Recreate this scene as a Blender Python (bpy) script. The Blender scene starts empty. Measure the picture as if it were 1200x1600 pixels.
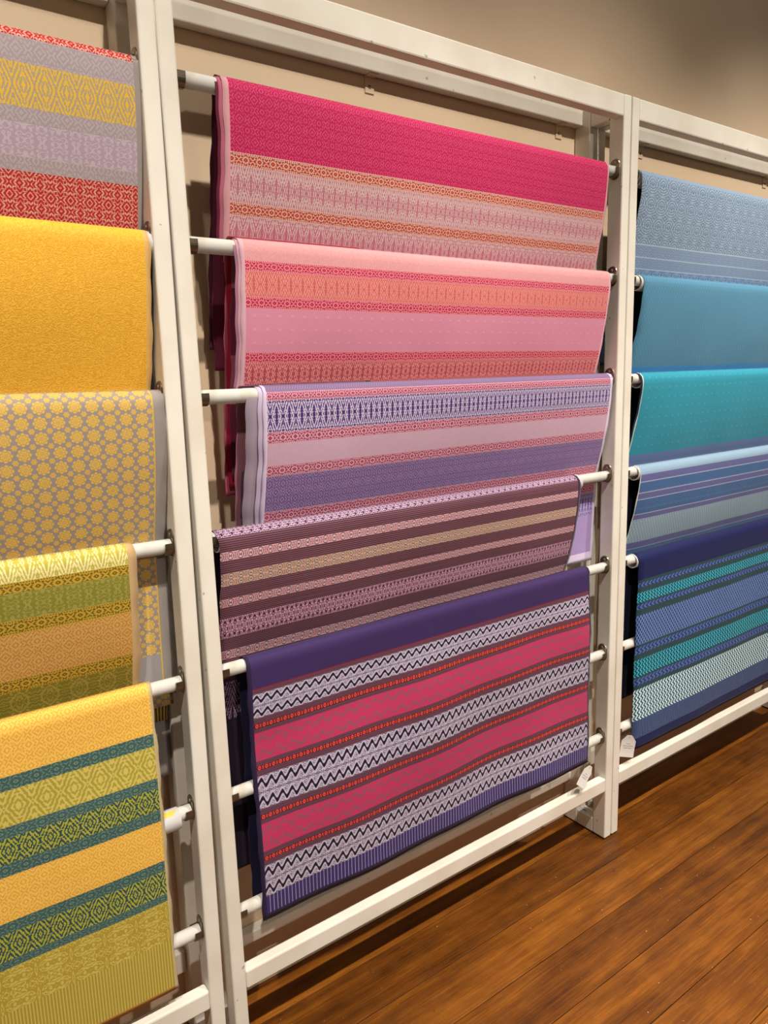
import bpy, bmesh, math, random
from mathutils import Matrix, Vector
C = bpy.context.scene
COL = C.collection
RNG = random.Random(7)

# ------------------------------------------------------------------ camera
def set_camera():
    yaw, pitch, roll, f = math.radians(35.4229), math.radians(-10.5597), math.radians(-1.7910), 1133.667
    fw = Vector((math.sin(yaw)*math.cos(pitch), math.cos(yaw)*math.cos(pitch), math.sin(pitch)))
    r = Vector((math.cos(yaw), -math.sin(yaw), 0)); u = r.cross(fw)
    r2 = math.cos(roll)*r+math.sin(roll)*u; u2 = -math.sin(roll)*r+math.cos(roll)*u
    cam = bpy.data.cameras.new('camera'); o = bpy.data.objects.new('camera', cam); COL.objects.link(o)
    m = Matrix((r2, u2, -fw)).transposed().to_4x4(); m.translation = Vector((-.4945, -1.3147, 1.4846))
    o.matrix_world = m
    cam.sensor_width = 36; cam.lens = 36*f/1600; cam.clip_start = .02
    C.camera = o
set_camera()
C.view_settings.view_transform = 'Standard'; C.view_settings.look = 'None'
C.view_settings.gamma = 1; C.view_settings.use_curve_mapping = False
C.view_settings.exposure = -0.26

# ------------------------------------------------------------------ light: warm ceiling spots and an added fill, in a dim shop
w = bpy.data.worlds.new('shop_ambient'); C.world = w; w.use_nodes = True
w.node_tree.nodes['Background'].inputs[0].default_value = (1.0, .84, .66, 1)
w.node_tree.nodes['Background'].inputs[1].default_value = .075
LIGHT = (1.0, .90, .765)
def spot(x, y, z, tx, ty, tz, power, size=100, blend=.7, rad=.03):
    l = bpy.data.lights.new('ceiling_or_fill_spot', 'SPOT'); l.energy = power; l.color = LIGHT
    l.spot_size = math.radians(size); l.spot_blend = blend; l.shadow_soft_size = rad
    o = bpy.data.objects.new('ceiling_or_fill_spot', l); COL.objects.link(o)
    o.location = (x, y, z)
    o.rotation_euler = (Vector((tx, ty, tz))-Vector((x, y, z))).to_track_quat('-Z', 'Y').to_euler()
for sx, pw in ((-1.0, 440), (.15, 450), (1.25, 460), (2.45, 640)):
    spot(sx, -1.72, 4.0, sx, .05, .2, pw, 60, 1.0, .035)
spot(.3, -4.6, 2.7, .5, .1, .6, 170, 80, .6, .10)           # unseen fill lamp, added to lift the wall below the cloths
spot(1.0, -1.7, 4.1, .95, -1.05, 0, 1050, 31, 1.0, .05)      # one spot aimed at the floor in front of the racks

# ------------------------------------------------------------------ node helpers
def lin(c):
    return tuple(((v/255)/12.92 if v/255 <= .04045 else ((v/255+.055)/1.055)**2.4) for v in c)
TINT = (1.0, .93, .82)
def alb(c, k=1.0):
    """albedo of a colour as it looks under the warm shop light"""
    return tuple(min(.95, a*k/t) for a, t in zip(lin(c), TINT))+(1,)
class NT:
    def __init__(s, name):
        s.m = bpy.data.materials.new(name); s.m.use_nodes = True; s.t = s.m.node_tree
        s.b = s.t.nodes['Principled BSDF']
    def new(s, k, **kw):
        n = s.t.nodes.new(k)
        for a, b in kw.items(): setattr(n, a, b)
        return n
    def put(s, sock, v):
        if v is None: return
        if isinstance(v, bpy.types.NodeSocket): s.t.links.new(v, sock)
        else: sock.default_value = v
    def M(s, op, a, b=None, c=None):
        n = s.new('ShaderNodeMath', operation=op)
        for i, v in enumerate((a, b, c)): s.put(n.inputs[i], v)
        return n.outputs[0]
    def mix(s, f, a, b):
        n = s.new('ShaderNodeMix', data_type='RGBA')
        s.put(n.inputs[0], f); s.put(n.inputs[6], a); s.put(n.inputs[7], b)
        return n.outputs[2]
    def xyz(s, x, y, z=0.0):
        n = s.new('ShaderNodeCombineXYZ')
        for i, v in enumerate((x, y, z)): s.put(n.inputs[i], v)
        return n.outputs[0]
    def noise(s, vec, scale, detail=0.0, rough=.5):
        n = s.new('ShaderNodeTexNoise'); s.put(n.inputs['Vector'], vec)
        n.inputs['Scale'].default_value = scale; n.inputs['Detail'].default_value = detail
        n.inputs['Roughness'].default_value = rough
        return n.outputs[0]
    def step(s, x, lo, hi):
        n = s.new('ShaderNodeMapRange', interpolation_type='SMOOTHSTEP')
        s.put(n.inputs[0], x); n.inputs[1].default_value = lo; n.inputs[2].default_value = hi
        return n.outputs[0]
    def bump(s, h, strength=.3, dist=.001):
        n = s.new('ShaderNodeBump'); s.put(n.inputs['Height'], h)
        n.inputs['Strength'].default_value = strength; n.inputs['Distance'].default_value = dist
        s.t.links.new(n.outputs[0], s.b.inputs['Normal'])
    def uv(s):
        t = s.new('ShaderNodeUVMap'); t.uv_map = 'UVMap'
        sp = s.new('ShaderNodeSeparateXYZ'); s.t.links.new(t.outputs[0], sp.inputs[0])
        return sp.outputs[0], sp.outputs[1]
    def obj(s):
        return s.new('ShaderNodeTexCoord').outputs['Object']

# ------------------------------------------------------------------ plain materials
def paint_mat():
    n = NT('cream_gloss_paint'); p = n.obj()
    big = n.noise(p, 6, 3); fine = n.noise(p, 160, 2)
    mp = n.new('ShaderNodeMapping'); n.put(mp.inputs[0], p); mp.inputs[3].default_value = (40, 260, 14)
    brush = n.noise(mp.outputs[0], 1.0, 2)
    chip = n.step(n.noise(p, 55, 1), .76, .78)
    col = n.mix(n.step(big, .3, .75), alb((238, 228, 208)), alb((226, 212, 190)))
    col = n.mix(n.M('MULTIPLY', chip, .55), col, alb((120, 108, 92)))
    n.put(n.b.inputs['Base Color'], col); n.b.inputs['Roughness'].default_value = .36
    n.bump(n.M('ADD', n.M('MULTIPLY', brush, .8), n.M('MULTIPLY', fine, .35)), .25, .0012)
    return n.m
def wall_mat():
    n = NT('beige_wall_paint'); p = n.obj()
    col = n.mix(n.step(n.noise(p, 2.2, 3), .3, .7), alb((226, 197, 161)), alb((219, 188, 151)))
    n.put(n.b.inputs['Base Color'], col); n.b.inputs['Roughness'].default_value = .62
    n.bump(n.M('ADD', n.noise(p, 130, 2), n.noise(p, 420, 1)), .25, .0012)
    return n.m
def rod_mat():
    n = NT('white_tube_enamel'); p = n.obj()
    n.put(n.b.inputs['Base Color'], n.mix(n.step(n.noise(p, 25, 2), .55, .75), alb((240, 232, 216)), alb((228, 216, 196))))
    n.b.inputs['Roughness'].default_value = .28
    n.bump(n.noise(p, 90, 1), .06, .001)
    return n.m
def metal_mat():
    n = NT('dark_bronze_metal'); p = n.obj()
    n.put(n.b.inputs['Base Color'], n.mix(n.noise(p, 60, 2), (.16, .12, .08, 1), (.30, .25, .19, 1)))
    n.b.inputs['Metallic'].default_value = .9; n.b.inputs['Roughness'].default_value = .32
    return n.m
def plank_mat():
    n = NT('varnished_floor_wood'); p = n.obj()
    rnd = n.new('ShaderNodeObjectInfo').outputs['Random']
    off = n.xyz(n.M('MULTIPLY', rnd, 37.0), n.M('MULTIPLY', rnd, 91.0), 0)
    va = n.new('ShaderNodeVectorMath', operation='ADD'); n.put(va.inputs[0], p); n.put(va.inputs[1], off)
    mp = n.new('ShaderNodeMapping'); n.put(mp.inputs[0], va.outputs[0]); mp.inputs[3].default_value = (1.3, 16, 16)
    g1 = n.noise(mp.outputs[0], 1.6, 6, .62)
    mp2 = n.new('ShaderNodeMapping'); n.put(mp2.inputs[0], va.outputs[0]); mp2.inputs[3].default_value = (9, 260, 60)
    g2 = n.noise(mp2.outputs[0], 1.0, 3, .6)
    blot = n.noise(va.outputs[0], 7, 4, .6)
    mp3 = n.new('ShaderNodeMapping'); n.put(mp3.inputs[0], va.outputs[0]); mp3.inputs[3].default_value = (2.2, 55, 40)
    g3 = n.noise(mp3.outputs[0], 1.0, 5, .7)
    r = n.new('ShaderNodeValToRGB'); e = r.color_ramp.elements
    e[0].position = .33; e[0].color = (.040, .011, .0015, 1); e[1].position = .70; e[1].color = (.37, .136, .012, 1)
    k = e.new(.47); k.color = (.128, .039, .003, 1); k = e.new(.57); k.color = (.212, .070, .0055, 1)
    v = n.M('ADD', n.M('MULTIPLY', g1, .42), n.M('ADD', n.M('MULTIPLY', g2, .26), n.M('ADD', n.M('MULTIPLY', blot, .20), n.M('MULTIPLY', g3, .12))))
    v = n.M('ADD', v, n.M('MULTIPLY', n.M('SUBTRACT', rnd, .5), .13))
    n.put(r.inputs[0], v)
    speck = n.step(n.noise(va.outputs[0], 42, 1), .77, .79)
    n.put(n.b.inputs['Base Color'], n.mix(n.M('MULTIPLY', speck, .6), r.outputs[0], (.05, .02, .008, 1)))
    sc = n.step(n.noise(va.outputs[0], 150, 0), .865, .88)
    lnk = n.b.inputs['Base Color'].links[0].from_socket
    n.put(n.b.inputs['Base Color'], n.mix(n.M('MULTIPLY', sc, .6), lnk, (.55, .42, .28, 1)))
    n.put(n.b.inputs['Roughness'], n.M('ADD', .30, n.M('MULTIPLY', blot, .25)))
    n.b.inputs['Specular IOR Level'].default_value = .32
    n.bump(n.M('ADD', g2, n.M('MULTIPLY', g3, .6)), .15, .001)
    return n.m
def flat_mat(name, rgb, rough=.7, bumpscale=0):
    n = NT(name); p = n.obj()
    n.put(n.b.inputs['Base Color'], n.mix(n.noise(p, 30, 2), alb(rgb), alb(tuple(v*.9 for v in rgb))))
    n.b.inputs['Roughness'].default_value = rough
    if bumpscale: n.bump(n.noise(p, bumpscale, 2), .2, .001)
    return n.m
PAINT, WALL, ROD, METAL, PLANK = paint_mat(), wall_mat(), rod_mat(), metal_mat(), plank_mat()
SUBFLOOR = flat_mat('dark_subfloor', (28, 16, 8), .9)
TUBE = flat_mat('white_plastic_tube', (240, 234, 222), .4)
SCREW = flat_mat('screw_steel', (120, 110, 95), .35)

# ------------------------------------------------------------------ woven cloth materials
def weave(name, kind, A, B, P=.03, Q=.03, H=.05, seed=0.0, soft=.12, C3=None, v0=0.0, bump=.35, rough=.72, bias=0.0, rk=15.7, nz=2.6, stitch=0, cw=4.0):
    """A = ground colour, B = motif colour; u, v are metres along and down the cloth"""
    n = NT(name); M = n.M; u, vv = n.uv(); v = M('SUBTRACT', vv, v0)
    def tri(x, per): return M('DIVIDE', M('PINGPONG', x, per/2), per/2)
    def kal(a, b, sc=1.0, det=0.0): return n.noise(n.xyz(a, b, seed*3.7+.3), sc, det)
    acc = None
    if kind == 'key':           # stepped diamonds with small squares between
        p, q = tri(u, P), tri(v, Q)
        d = M('ADD', p, q)
        rings = M('SINE', M('MULTIPLY', d, rk))
        sq = M('MAXIMUM', M('ABSOLUTE', M('SUBTRACT', p, .5)), M('ABSOLUTE', M('SUBTRACT', q, .5)))
        rs = M('SINE', M('MULTIPLY', sq, rk*1.9))
        insq = n.step(sq, .27, .23)
        mixv = M('ADD', M('MULTIPLY', rings, M('SUBTRACT', 1.0, insq)), M('MULTIPLY', rs, insq))
        fac = n.step(M('ADD', mixv, M('MULTIPLY', M('SUBTRACT', kal(p, q, 5.5), .5), nz)), -soft*2-bias, soft*2+.1-bias)
        if stitch:
            ed = n.step(M('MINIMUM', v, M('SUBTRACT', H, v)), .0030, .0022)
            dots = M('MULTIPLY', n.step(tri(u, .0046), .40, .55), n.step(M('MINIMUM', v, M('SUBTRACT', H, v)), .0006, .0010))
            fac = M('ADD', M('MULTIPLY', fac, M('SUBTRACT', 1.0, ed)), M('MULTIPLY', dots, ed))
    elif kind == 'ogee':        # pointed ornaments mirrored about the middle of the band
        p = tri(u, P); q = M('ABSOLUTE', M('SUBTRACT', M('DIVIDE', v, H), .5)); q = M('MULTIPLY', q, 2.0)
        k = M('ADD', M('SINE', M('MULTIPLY', M('ADD', p, M('MULTIPLY', q, .75)), 17.0)),
              M('MULTIPLY', M('SUBTRACT', kal(M('MULTIPLY', p, 1.3), M('MULTIPLY', q, 2.2*H/P/2), 4.6), .5), 4.2))
        core = M('SUBTRACT', 1.0, M('ADD', M('MULTIPLY', p, 3.4), M('MULTIPLY', q, .95)))
        eye = M('SUBTRACT', 1.0, M('ADD', M('MULTIPLY', M('SUBTRACT', 1.0, p), 3.6), M('MULTIPLY', q, 2.6)))
        ring = n.step(M('ABSOLUTE', M('ADD', core, .12)), .10, .02)
        k = M('ADD', k, M('MULTIPLY', M('MAXIMUM', M('MAXIMUM', core, eye), 0.0), cw))
        fac = n.step(M('SUBTRACT', k, M('MULTIPLY', ring, min(2.0, cw))), -soft*2-bias, soft*2+.1-bias)
    elif kind == 'flower':      # soft scattered ornament
        p, q = tri(u, P), tri(v, Q)
        k = M('SINE', M('MULTIPLY', kal(p, q, 2.6, 1.0), 26.0))
        fac = n.step(k, .1-soft, .1+soft*2)
    elif kind == 'zig':         # fine ornament with two bold wavy lines
        p = tri(u, P); q = M('DIVIDE', v, H)
        fine = n.step(M('SINE', M('MULTIPLY', kal(M('MULTIPLY', tri(u, P), 1.2), M('MULTIPLY', tri(v, H/2), 1.6), 2.6), 20.0)), .0, .2)
        ph = M('MULTIPLY', u, 2*math.pi/P)
        wv = M('MULTIPLY', M('SINE', M('ADD', ph, M('MULTIPLY', M('SINE', ph), .30))), .105)
        l1 = M('ABSOLUTE', M('SUBTRACT', M('SUBTRACT', q, .22), wv)); l2 = M('ABSOLUTE', M('SUBTRACT', M('SUBTRACT', q, .78), wv))
        ln = n.step(M('MINIMUM', l1, l2), .078, .058)
        halo = n.step(M('MINIMUM', l1, l2), .16, .13)
        fac = M('MAXIMUM', M('MULTIPLY', fine, M('SUBTRACT', .88, M('MULTIPLY', halo, .6))), ln)
    elif kind == 'speck':       # streaked ground with two dull wavy lines
        q = M('DIVIDE', v, H)
        st = n.noise(n.xyz(M('MULTIPLY', u, 420.0), M('MULTIPLY', v, 150.0), seed), 1.0, 1.0)
        wv = M('MULTIPLY', M('SINE', M('MULTIPLY', u, 2*math.pi/P)), .09)
        l = M('MINIMUM', M('ABSOLUTE', M('SUBTRACT', M('SUBTRACT', q, .26), wv)), M('ABSOLUTE', M('SUBTRACT', M('SUBTRACT', q, .76), wv)))
        gate = n.step(n.noise(n.xyz(M('MULTIPLY', u, 260.0), M('MULTIPLY', v, 160.0), seed), 1.0, 1.0), .40, .52)
        fac = M('MAXIMUM', M('MULTIPLY', n.step(st, .42, .60), .5), M('MULTIPLY', M('MULTIPLY', n.step(l, .085, .05), gate), .95))
    elif kind == 'chain':       # row of little links
        p = tri(u, P); q = M('MULTIPLY', M('ABSOLUTE', M('SUBTRACT', M('DIVIDE', v, H), .5)), 2.0)
        d = M('SQRT', M('ADD', M('MULTIPLY', M('MULTIPLY', p, p), 3.4), M('MULTIPLY', q, q)))
        ring = M('MULTIPLY', n.step(d, .40, .46), n.step(d, .92, .86))
        bar = M('MULTIPLY', n.step(M('ABSOLUTE', M('SUBTRACT', p, M('MULTIPLY', q, .22))), .06, .03), n.step(q, .95, .9))
        x = M('MULTIPLY', n.step(M('ABSOLUTE', M('SUBTRACT', M('SUBTRACT', 1.0, p), M('MULTIPLY', q, .30))), .13, .09), n.step(q, .8, .7))
        fac = M('MAXIMUM', M('MAXIMUM', ring, bar), x)
    elif kind == 'medal':       # medallions in a row, dotted columns between them
        p = tri(u, P); q = M('MULTIPLY', M('ABSOLUTE', M('SUBTRACT', M('FRACT', M('DIVIDE', v, Q)), .5)), 2.0)
        a = M('POWER', M('DIVIDE', p, .56), 3.0); b = M('POWER', M('DIVIDE', q, .92), 3.0)
        r = M('POWER', M('ADD', a, b), .333)
        ring = M('MULTIPLY', n.step(r, .78, .84), n.step(r, 1.06, 1.0))
        hh = M('MAXIMUM', M('MULTIPLY', n.step(M('ABSOLUTE', M('SUBTRACT', p, .2)), .075, .05), n.step(q, .55, .5)),
               M('MULTIPLY', n.step(q, .14, .10), n.step(p, .22, .2)))
        out = M('MULTIPLY', n.step(r, 1.06, 1.1), n.step(kal(M('MULTIPLY', p, 2.6), M('MULTIPLY', tri(v, Q), 3.5), 3.2), .53, .58))
        fac = M('MAXIMUM', M('MAXIMUM', ring, hh), out)
        acc = M('MULTIPLY', n.step(p, .78, .9), .8)
    elif kind == 'widemed':     # wide ornament with two rows of dark almonds
        p = tri(u, P); q = M('MULTIPLY', M('ABSOLUTE', M('SUBTRACT', M('DIVIDE', v, H), .5)), 2.0)
        al = n.step(M('ADD', M('MULTIPLY', M('SUBTRACT', 1.0, p), 1.7), M('MULTIPLY', M('ABSOLUTE', M('SUBTRACT', q, .66)), 3.6)), .64, .54)
        k = n.step(M('SINE', M('MULTIPLY', kal(p, M('MULTIPLY', q, 1.2), 2.6), 24.0)), -.1, .25)
        fac = M('MAXIMUM', al, k)
    elif kind == 'hstripe':
        st = M('SINE', M('MULTIPLY', v, 2*math.pi/P))
        fac = n.step(M('ADD', st, M('MULTIPLY', M('SUBTRACT', n.noise(n.xyz(M('MULTIPLY', u, 3.0), M('MULTIPLY', v, 420.0), seed), 1.0, 1.0), .5), 1.6)), -.2, .7)
    elif kind == 'vstripe':
        fac = n.step(M('SINE', M('MULTIPLY', u, 2*math.pi/P)), .15, .75)
    elif kind == 'vdots':
        a = n.step(tri(u, P), .15, .09); b = n.step(tri(v, Q), .72, .6)
        fac = M('MULTIPLY', a, b)
    elif kind == 'lattice':     # wavy vertical lattice
        zz = M('MULTIPLY', tri(v, Q), .5)
        x = M('ADD', M('DIVIDE', u, P), zz); y = M('SUBTRACT', M('DIVIDE', u, P), zz)
        fac = n.step(M('MINIMUM', M('ABSOLUTE', M('SUBTRACT', M('FRACT', x), .5)), M('ABSOLUTE', M('SUBTRACT', M('FRACT', y), .5))), .13, .07)
    elif kind == 'chevron':     # stacked vertical zigzags
        zz = M('MULTIPLY', tri(v, Q), .62)
        fac = n.step(M('ABSOLUTE', M('SUBTRACT', M('FRACT', M('ADD', M('DIVIDE', u, P), zz)), .5)), .27, .20)
    elif kind == 'crown':       # rows of little domes
        p = tri(u, P); fr = M('FRACT', M('DIVIDE', v, Q))
        d = M('SQRT', M('ADD', M('MULTIPLY', M('MULTIPLY', p, p), .8), M('MULTIPLY', M('SUBTRACT', fr, .45), M('MULTIPLY', M('SUBTRACT', fr, .45), 5.5))))
        k = M('ADD', M('SINE', M('MULTIPLY', d, 21.0)), M('MULTIPLY', M('SUBTRACT', kal(p, M('MULTIPLY', fr, 2.0), 8.0, 1.0), .5), 7.0))
        fac = n.step(k, -.1, .5)
    elif kind == 'medlattice':  # big and small flower discs set in a lattice
        fac = None
        def disc(ox, oy, R, pet):
            dx = M('MULTIPLY', M('SUBTRACT', M('FRACT', M('ADD', M('DIVIDE', u, P), ox)), .5), P)
            dy = M('MULTIPLY', M('SUBTRACT', M('FRACT', M('ADD', M('DIVIDE', v, Q), oy)), .5), Q)
            r = M('SQRT', M('ADD', M('MULTIPLY', dx, dx), M('MULTIPLY', dy, dy)))
            t = M('ARCTAN2', dy, dx)
            e = M('DIVIDE', r, M('MULTIPLY', M('ADD', .92, M('MULTIPLY', M('COSINE', M('MULTIPLY', t, float(pet))), .09)), R))
            inn = M('MULTIPLY', M('SINE', M('MULTIPLY', e, 13.0)), M('COSINE', M('MULTIPLY', t, float(pet))))
            return M('MULTIPLY', n.step(e, 1.05, .95), M('SUBTRACT', 1.0, M('MULTIPLY', n.step(inn, .15, .45), .8)))
        for ox, oy, R, pet in ((0, 0, .0116, 8), (.5, .5, .0052, 6)):
            k = disc(ox, oy, R, pet); fac = k if fac is None else M('MAXIMUM', fac, k)
    elif kind == 'emboss':
        fac = n.step(M('SINE', M('MULTIPLY', n.noise(n.xyz(M('MULTIPLY', u, 1/P), M('MULTIPLY', v, 1/Q), seed), 1.0, 1.0), 40.0)), -.3, .6)
    elif kind == 'tick':        # plain ground with rows of small raised knots
        p = tri(u, P); q = tri(v, Q)
        fac = M('MULTIPLY', n.step(p, .35, .1), n.step(q, .3, .1))
    else:
        fac = M('MULTIPLY', n.noise(n.xyz(M('MULTIPLY', u, 500.0), M('MULTIPLY', v, 900.0), seed), 1.0, 1.0), .5)
    cA, cB = alb(A), alb(B)
    if acc is not None and C3 is not None: cA = n.mix(acc, cA, alb(C3))
    col = n.mix(fac, cA, cB)
    tone = n.noise(n.xyz(u, v, seed), 6.0, 3.0)
    dark = n.mix(1.0, col, col); hs = n.new('ShaderNodeHueSaturation'); n.put(hs.inputs['Color'], col)
    n.put(hs.inputs['Value'], M('ADD', .93, M('MULTIPLY', tone, .14)))
    n.put(n.b.inputs['Base Color'], hs.outputs[0])
    n.b.inputs['Roughness'].default_value = rough
    n.b.inputs['Sheen Weight'].default_value = .12; n.b.inputs['Sheen Roughness'].default_value = .4
    n.b.inputs['Specular IOR Level'].default_value = .25
    th = n.noise(n.xyz(M('MULTIPLY', u, 500.0), M('MULTIPLY', v, 1100.0), 0.0), 1.0, 1.0)
    n.bump(M('ADD', M('MULTIPLY', fac, bump), M('MULTIPLY', th, .5)), .45, .0008)
    return n.m

# ------------------------------------------------------------------ mesh helpers
def link(name, me, parent=None, mats=(), loc=None):
    o = bpy.data.objects.new(name, me); COL.objects.link(o)
    for m in mats: me.materials.append(m)
    if parent is not None: o.parent = parent
    if loc is not None: o.location = loc
    return o
def empty(name, loc=(0, 0, 0), parent=None):
    o = bpy.data.objects.new(name, None); COL.objects.link(o); o.location = loc; o.empty_display_size = .05
    return o
def tag(o, label, cat, group=None):
    o['label'] = label; o['category'] = cat
    if group: o['group'] = group
    return o
def box_bm(bm, x0, x1, y0, y1, z0, z1, bev=.003):
    r = bmesh.ops.create_cube(bm, size=1.0)
    vs = r['verts']
    for v in vs: v.co = Vector(((x0+x1)/2+v.co.x*(x1-x0), (y0+y1)/2+v.co.y*(y1-y0), (z0+z1)/2+v.co.z*(z1-z0)))
    if bev:
        es = set(e for v in vs for e in v.link_edges)
        bmesh.ops.bevel(bm, geom=list(es), offset=bev, segments=2, affect='EDGES', profile=.5)
    return bm
def finish(bm, name, smooth=False):
    me = bpy.data.meshes.new(name); bmesh.ops.recalc_face_normals(bm, faces=bm.faces[:]); bm.to_mesh(me); bm.free()
    if smooth:
        for p in me.polygons: p.use_smooth = True
    return me
def box(name, x0, x1, y0, y1, z0, z1, mat, parent=None, bev=.003):
    return link(name, finish(box_bm(bmesh.new(), x0, x1, y0, y1, z0, z1, bev), name), parent, [mat])
def rings_mesh(name, rings, closed_ring=True, caps=True):
    """skin between rings of points"""
    bm = bmesh.new(); vs = [[bm.verts.new(p) for p in r] for r in rings]
    n = len(rings[0])
    for a, b in zip(vs, vs[1:]):
        for i in range(n if closed_ring else n-1):
            j = (i+1) % n; bm.faces.new((a[i], a[j], b[j], b[i]))
    if caps: bm.faces.new(vs[0][::-1]); bm.faces.new(vs[-1])
    return finish(bm, name)
def circ(x, yc, zc, r, n=24): return [(x, yc+r*math.cos(2*math.pi*i/n), zc+r*math.sin(2*math.pi*i/n)) for i in range(n)]
def tube_mesh(name, x0, x1, r, n=24, inner=None):
    if inner:
        rs = [circ(x0, 0, 0, inner, n), circ(x0, 0, 0, r, n), circ(x1, 0, 0, r, n), circ(x1, 0, 0, inner, n), circ(x0, 0, 0, inner, n)]
        me = rings_mesh(name, rs, caps=False)
    else:
        me = rings_mesh(name, [circ(x0, 0, 0, r, n), circ(x1, 0, 0, r, n)])
    for p in me.polygons: p.use_smooth = len(p.vertices) == 4 and abs(p.normal.x) < .5
    return me
def strip(pts, r=.001, n=6):
    """round tube along a list of points"""
    rings = []
    for i, p in enumerate(pts):
        a = Vector(pts[max(0, i-1)]); b = Vector(pts[min(len(pts)-1, i+1)]); t = (b-a).normalized()
        s = t.orthogonal().normalized(); q = t.cross(s)
        rings.append([Vector(p)+r*(math.cos(2*math.pi*k/n)*s+math.sin(2*math.pi*k/n)*q) for k in range(n)])
    return rings

# ------------------------------------------------------------------ the setting
def build_room():
    wl = box('wall_back', -2.4, 5.0, .168, .268, 0, 3.2, WALL, bev=0); wl['kind'] = 'structure'
    fl = box('floor', -2.4, 5.0, -2.6, .268, -.06, -.0185, SUBFLOOR, bev=0); fl['kind'] = 'structure'
    W = .1375; edges = []
    y = -.0755+W*2
    while y > -2.6: edges.append(y); y -= W
    for i, yt in enumerate(edges):
        yb = yt-W; yt2 = min(yt, .168)
        xs = [-2.4, -.6-RNG.random()*.9, 2.75+RNG.random()*.9, 5.0]
        if i == 1: xs = [-2.4, -.35, 3.3, 5.0]
        for a, b in zip(xs, xs[1:]):
            bm = bmesh.new(); g = .0010
            hx, hy = (b-a)/2-g, (yt2-yb)/2-g
            box_bm(bm, -hx, hx, -hy, hy, -.018, 0, .0011)
            link('plank', finish(bm, 'plank'), fl, [PLANK], ((a+b)/2, (yb+yt2)/2, 0))
build_room()

# ------------------------------------------------------------------ racks
PW, PD, TOP = .032, .048, 2.204
YC = .026
RODZ = [2.0142, 1.7343, 1.4561, 1.1790, .9023, .6247, .3467]
RR = .0143
def bracket_mesh():
    """oblong flange with an open-topped cup; the cup opens towards +x"""
    bm = bmesh.new()
    def outline(w, lo, hi, n=10):
        pts = []
        for i in range(n+1): a = math.pi*i/n; pts.append((w*math.cos(a), hi+w*math.sin(a)))
        for i in range(n+1): a = math.pi+math.pi*i/n; pts.append((w*math.cos(a), lo+w*math.sin(a)))
        return pts
    o = outline(.0165, -.004, .017)
    a = [bm.verts.new((0, y, z)) for y, z in o]; b = [bm.verts.new((.0022, y*.93, z*.97)) for y, z in o]
    for i in range(len(o)): j = (i+1) % len(o); bm.faces.new((a[i], a[j], b[j], b[i]))
    bm.faces.new(a[::-1]); bm.faces.new(b)
    n = 14; ro, ri, d = .0172, .0150, .0155
    prof = [(ro, 0), (ro, d), (ri, d), (ri, 0)]
    rr = []
    for i in range(n+1):
        t = math.pi*1.0+math.pi*i/n
        rr.append([bm.verts.new((.002+x, r*math.cos(t), r*math.sin(t))) for r, x in prof])
    for p, q in zip(rr, rr[1:]):
        for i in range(4): j = (i+1) % 4; bm.faces.new((p[i], p[j], q[j], q[i]))
    for s, sgn in ((rr[0], -1), (rr[-1], 1)):   # straight lips rising beside the rod
        top = [bm.verts.new((v.co.x, v.co.y, v.co.z+.008)) for v in s]
        for i in range(4): j = (i+1) % 4; bm.faces.new((s[i], s[j], top[j], top[i]))
        bm.faces.new(top)
    return finish(bm, 'rod_bracket')
def screw_mesh():
    bm = bmesh.new(); n = 12
    prof = [(.0040, 0), (.0038, .0010), (.0022, .0019), (.0006, .0021), (.0005, .0014)]
    rr = [[bm.verts.new((x, r*math.cos(2*math.pi*i/n), r*math.sin(2*math.pi*i/n))) for i in range(n)] for r, x in prof]
    for p, q in zip(rr, rr[1:]):
        for i in range(n): j = (i+1) % n; bm.faces.new((p[i], p[j], q[j], q[i]))
    bm.faces.new(rr[0][::-1]); bm.faces.new(rr[-1])
    return finish(bm, 'screw')
def wall_bracket_mesh():
    bm = bmesh.new()
    box_bm(bm, -.0125, .0125, -.0022, 0, -.036, 0, .0009)
    box_bm(bm, -.0125, .0125, -.024, 0, -.0022, 0, .0009)
    return finish(bm, 'wall_bracket')
BRK, SCR, WBR = bracket_mesh(), screw_mesh(), wall_bracket_mesh()
for me, m in ((BRK, METAL), (SCR, SCREW), (WBR, WALL)): me.materials.append(m)
for p in BRK.polygons: p.use_smooth = False

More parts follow.
